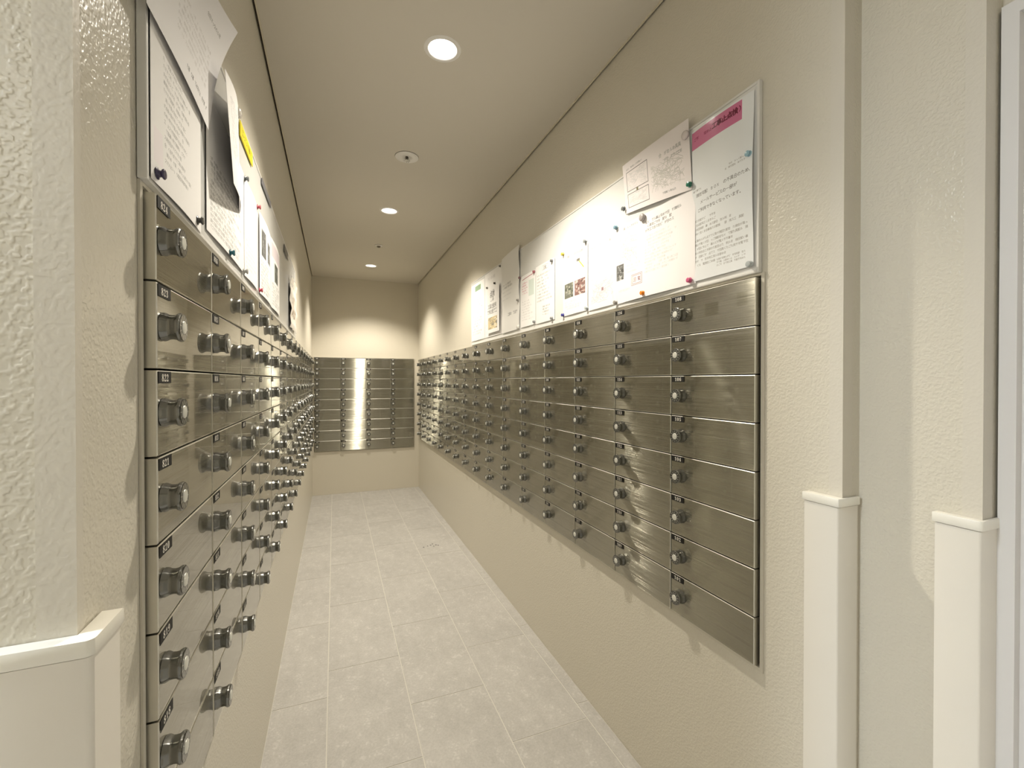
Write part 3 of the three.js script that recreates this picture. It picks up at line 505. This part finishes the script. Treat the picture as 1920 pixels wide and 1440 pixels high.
sheet('sheet pinned along one side, its free edge standing off the board', -1, [[1.0, 0.6, 0.033], [1.3, 0.685, 0.003], [1.32, 0.43, 0.003], [1.06, 0.405, 0.036]], (u, v) => 0.006 * Math.sin(Math.PI * u), (x, w, h) => { para(x, w * 0.15, h * 0.15, w * 0.7, 9, h * 0.06, w * 0.04, PALE); });
sheet('wide typed notice below the curled sheet on the 824 board', -1, R4(1.008, 1.388, 0.29, 0.56, 0.0003), curl(0.003), (x, w, h) => { para(x, w * 0.07, h * 0.42, w * 0.86, 13, h * 0.042, h * 0.03, GREY); });
sheet('typed notice held by a red pin and a silver pin', -1, R4(1.394, 1.613, 0.287, 0.555, 0.0003), curl(0.003), (x, w, h) => { small(x, w * 0.15, h * 0.08, w * 0.6, w * 0.05, '#c79aa2'); para(x, w * 0.1, h * 0.18, w * 0.8, 16, h * 0.046, w * 0.035, PALE); });
sheet('notice with two dark photos above grey text', -1, R4(1.655, 1.93, 0.287, 0.553, 0.001), curl(0.004), (x, w, h) => { photo(x, w * 0.12, h * 0.16, w * 0.3, h * 0.34, ['#6e6e6c', '#8c8c8a', '#5a5a58']); photo(x, w * 0.58, h * 0.2, w * 0.26, h * 0.28, ['#777775', '#999996', '#626260']); para(x, w * 0.08, h * 0.56, w * 0.84, 9, h * 0.045, w * 0.035, GREY); });
sheet('notice with one dark photo and a pinkish heading', -1, R4(1.935, 2.215, 0.285, 0.555, 0.001), curl(0.004), (x, w, h) => { x.fillStyle = '#ddd2d6'; x.fillRect(w * 0.06, h * 0.05, w * 0.88, h * 0.2); photo(x, w * 0.3, h * 0.3, w * 0.36, h * 0.28, ['#5f625a', '#7d8077', '#4b4d47']); para(x, w * 0.08, h * 0.62, w * 0.84, 8, h * 0.042, w * 0.035, GREY); });
sheet('crumpled papers at the far end of the 824 board', -1, R4(2.67, 3.06, 0.29, 0.575, 0.004), (u, v) => 0.007 * Math.abs(Math.sin(u * 9 + v * 5)) + 0.004 * Math.sin(v * 21), (x, w, h) => { photo(x, w * 0.2, h * 0.35, w * 0.5, h * 0.4, ['#cfc5b8', '#e3ddd2', '#b3a898']); small(x, w * 0.2, h * 0.1, w * 0.5, h * 0.06, GREY); }, { tone: '#e9e3d8' });
function strip(label, side, z0, z1, y0, y1, color, lettering) {
  const g = thing('label_strip', label, 'label', [side > 0 ? WR - BT : WL + BT, EYE + y0, -(z0 + z1) / 2], side > 0 ? -Math.PI / 2 : Math.PI / 2), w = z1 - z0, h = y1 - y0;
  const b = rbox(w, h, 0.003, 0.0008, 1); b.translate(0, h / 2, 0.0021); mesh('strip', b, new THREE.MeshPhysicalMaterial({ color, roughness: 0.4 }), g);
  if (lettering) { const t = new THREE.MeshStandardMaterial({ map: printed(w * 0.8, h * 0.6, (x, cw, ch) => small(x, cw * 0.03, ch * 0.12, cw * 0.95, ch * 0.75, '#6d5f10', 1), '#e8d628'), roughness: 0.5 }); mesh('lettering', new THREE.PlaneGeometry(w * 0.8, h * 0.6).translate(0, h / 2, 0.0038), t, g); }
}
strip('yellow label with dark lettering at the 824 board top edge', -1, 1.335, 1.52, 0.637, 0.677, new THREE.Color('#ead72a'), true);
strip('grey magnetic strip lying along the 824 board top edge', -1, 1.71, 1.935, 0.664, 0.686, new THREE.Color('#77767a'));
strip('short grey magnetic strip further along the 824 board', -1, 2.43, 2.6, 0.63, 0.668, new THREE.Color('#6e6d6c'));

// ------------------------------------------------------------------ pins and magnets
const pinGeo = lathe([[0.0001, 0], [0.0085, 0], [0.0085, 0.002], [0.0052, 0.0035], [0.0046, 0.0085], [0.0072, 0.011], [0.0076, 0.0135], [0.006, 0.0155], [0.0001, 0.016]], 20); pinGeo.rotateX(Math.PI / 2); pinGeo.scale(0.95, 0.95, 0.62);
const discGeo = lathe([[0.0001, 0], [0.0125, 0], [0.013, 0.003], [0.0115, 0.006], [0.007, 0.0082], [0.0001, 0.0088]], 24); discGeo.rotateX(Math.PI / 2);
const pinMats = {};
function pin(z, y, side, col, label, disc, lift = 0.002) {
  const m = pinMats[col] || (pinMats[col] = new THREE.MeshPhysicalMaterial({ color: new THREE.Color(col), roughness: 0.25, clearcoat: 0.5 }));
  const p = mesh(numbered(disc ? 'round_magnet' : 'push_pin'), disc ? discGeo : pinGeo, m); p.position.set(side > 0 ? WR - BT - lift : WL + BT + lift, EYE + y, -z); p.rotation.y = side > 0 ? -Math.PI / 2 : Math.PI / 2;
  tag(p, label, disc ? 'magnet' : 'pin', side > 0 ? 'pins on the 101 board' : 'pins on the 824 board');
}
pin(0.806, 0.562, 1, '#8fb6c6', 'pale blue push pin on the near edge of the magenta-banner notice', 0, 0.006);
pin(1.003, 0.567, 1, '#1f7a63', 'green push pin between banner notice and map sheet', 0, 0.007);
pin(1.217, 0.545, 1, '#b3adab', 'large grey round magnet below the tilted map sheet', 1, 0.006);
pin(1.018, 0.716, 1, '#d5cccb', 'pinkish white magnet at the map sheet top corner', 1, 0.009);
pin(1.318, 0.61, 1, '#6f7478', 'dark grey pin at the map sheet lower corner', 0, 0.006);
pin(1.368, 0.56, 1, '#7fa3b4', 'bluish grey pin at the top of the wide notice', 0, 0.004);
pin(1.583, 0.572, 1, '#8e9396', 'grey pin at the top between two small notices', 0, 0.003);
pin(1.775, 0.57, 1, '#c9bb4a', 'yellow pin above the notice with two photos', 0, 0.003);
pin(1.774, 0.296, 1, '#3d3f97', 'deep blue pin below the notice with two photos', 0, 0.003);
pin(1.572, 0.297, 1, '#b9c2c6', 'clear pin below the pink street map notice', 0, 0.003);
pin(1.371, 0.287, 1, '#a09d98', 'grey pin at the lower corner of the wide notice', 0, 0.003);
pin(1.003, 0.291, 1, '#d05a86', 'pink push pin at the foot of the banner notice', 0, 0.006);
pin(1.211, 0.292, 1, '#e98a1c', 'orange push pin below the boxed stamp', 0, 0.008);
pin(0.804, 0.289, 1, '#b8bfc0', 'clear pin at the near foot of the banner notice', 0, 0.004);
pin(2.085, 0.562, 1, '#a05a63', 'dull red pin at the near end of the reddish heading', 0, 0.003);
pin(2.27, 0.57, 1, '#84676b', 'brownish pin between tall plain notice and reddish heading', 0, 0.005);
pin(1.885, 0.568, 1, '#77797a', 'dark grey pin beside the boxed title', 0, 0.003);
pin(2.59, 0.712, 1, '#7d7b78', 'grey pin at the top of the sheet behind the flyer', 0, 0.003);
pin(2.689, 0.626, 1, '#23211f', 'black pin above the flyer pad', 0, 0.004);
pin(2.84, 0.624, 1, '#83817e', 'grey pin at the flyer pad far top corner', 0, 0.004);
pin(2.298, 0.451, 1, '#8b8884', 'grey pin half way down the tall plain notice', 0, 0.006);
pin(2.084, 0.304, 1, '#85888a', 'grey pin at the foot of the reddish heading notice', 0, 0.003);
pin(1.885, 0.296, 1, '#909294', 'light grey pin at the foot of the boxed title notice', 0, 0.003);
pin(2.3, 0.3, 1, '#d9d6cf', 'white magnet at the foot of the tall plain notice', 1, 0.004);
pin(0.747, 0.284, -1, '#3a3357', 'dark violet pin on the typed letter near corner', 0, 0.003);
pin(0.938, 0.284, -1, '#3d3c3a', 'black pin on the typed letter far corner', 0, 0.003);
pin(1.394, 0.55, -1, '#6e7377', 'grey pin above the wide typed notice', 0, 0.003);
pin(1.606, 0.55, -1, '#b34a58', 'red pin at the top of the typed notice', 0, 0.003);
pin(1.195, 0.296, -1, '#1d6673', 'teal pin at the foot of the wide typed notice', 0, 0.005);
pin(1.37, 0.293, -1, '#a9a9a5', 'silver pin at the foot of the wide typed notice', 0, 0.004);
pin(1.632, 0.292, -1, '#c0465c', 'red pin at the foot of the photo notice', 0, 0.004);
pin(1.27, 0.66, -1, '#d8d3cb', 'white magnet holding the sheet that stands off the board', 1, 0.0085);
{ const g = thing('board_screw', 'small black board screw beside the magenta banner', 'screw', [WR - BT - 0.0002, EYE + 0.688, -0.814], -Math.PI / 2); const a = lathe([[0.0001, 0], [0.0045, 0], [0.004, 0.0018], [0.0001, 0.0024]], 16); a.rotateX(Math.PI / 2); mesh('screw_head', a, M.darkMetal, g); mesh('slot', new THREE.BoxGeometry(0.006, 0.001, 0.0008).translate(0, 0, 0.0024), M.reflector, g); }

renderer.render(scene, camera);
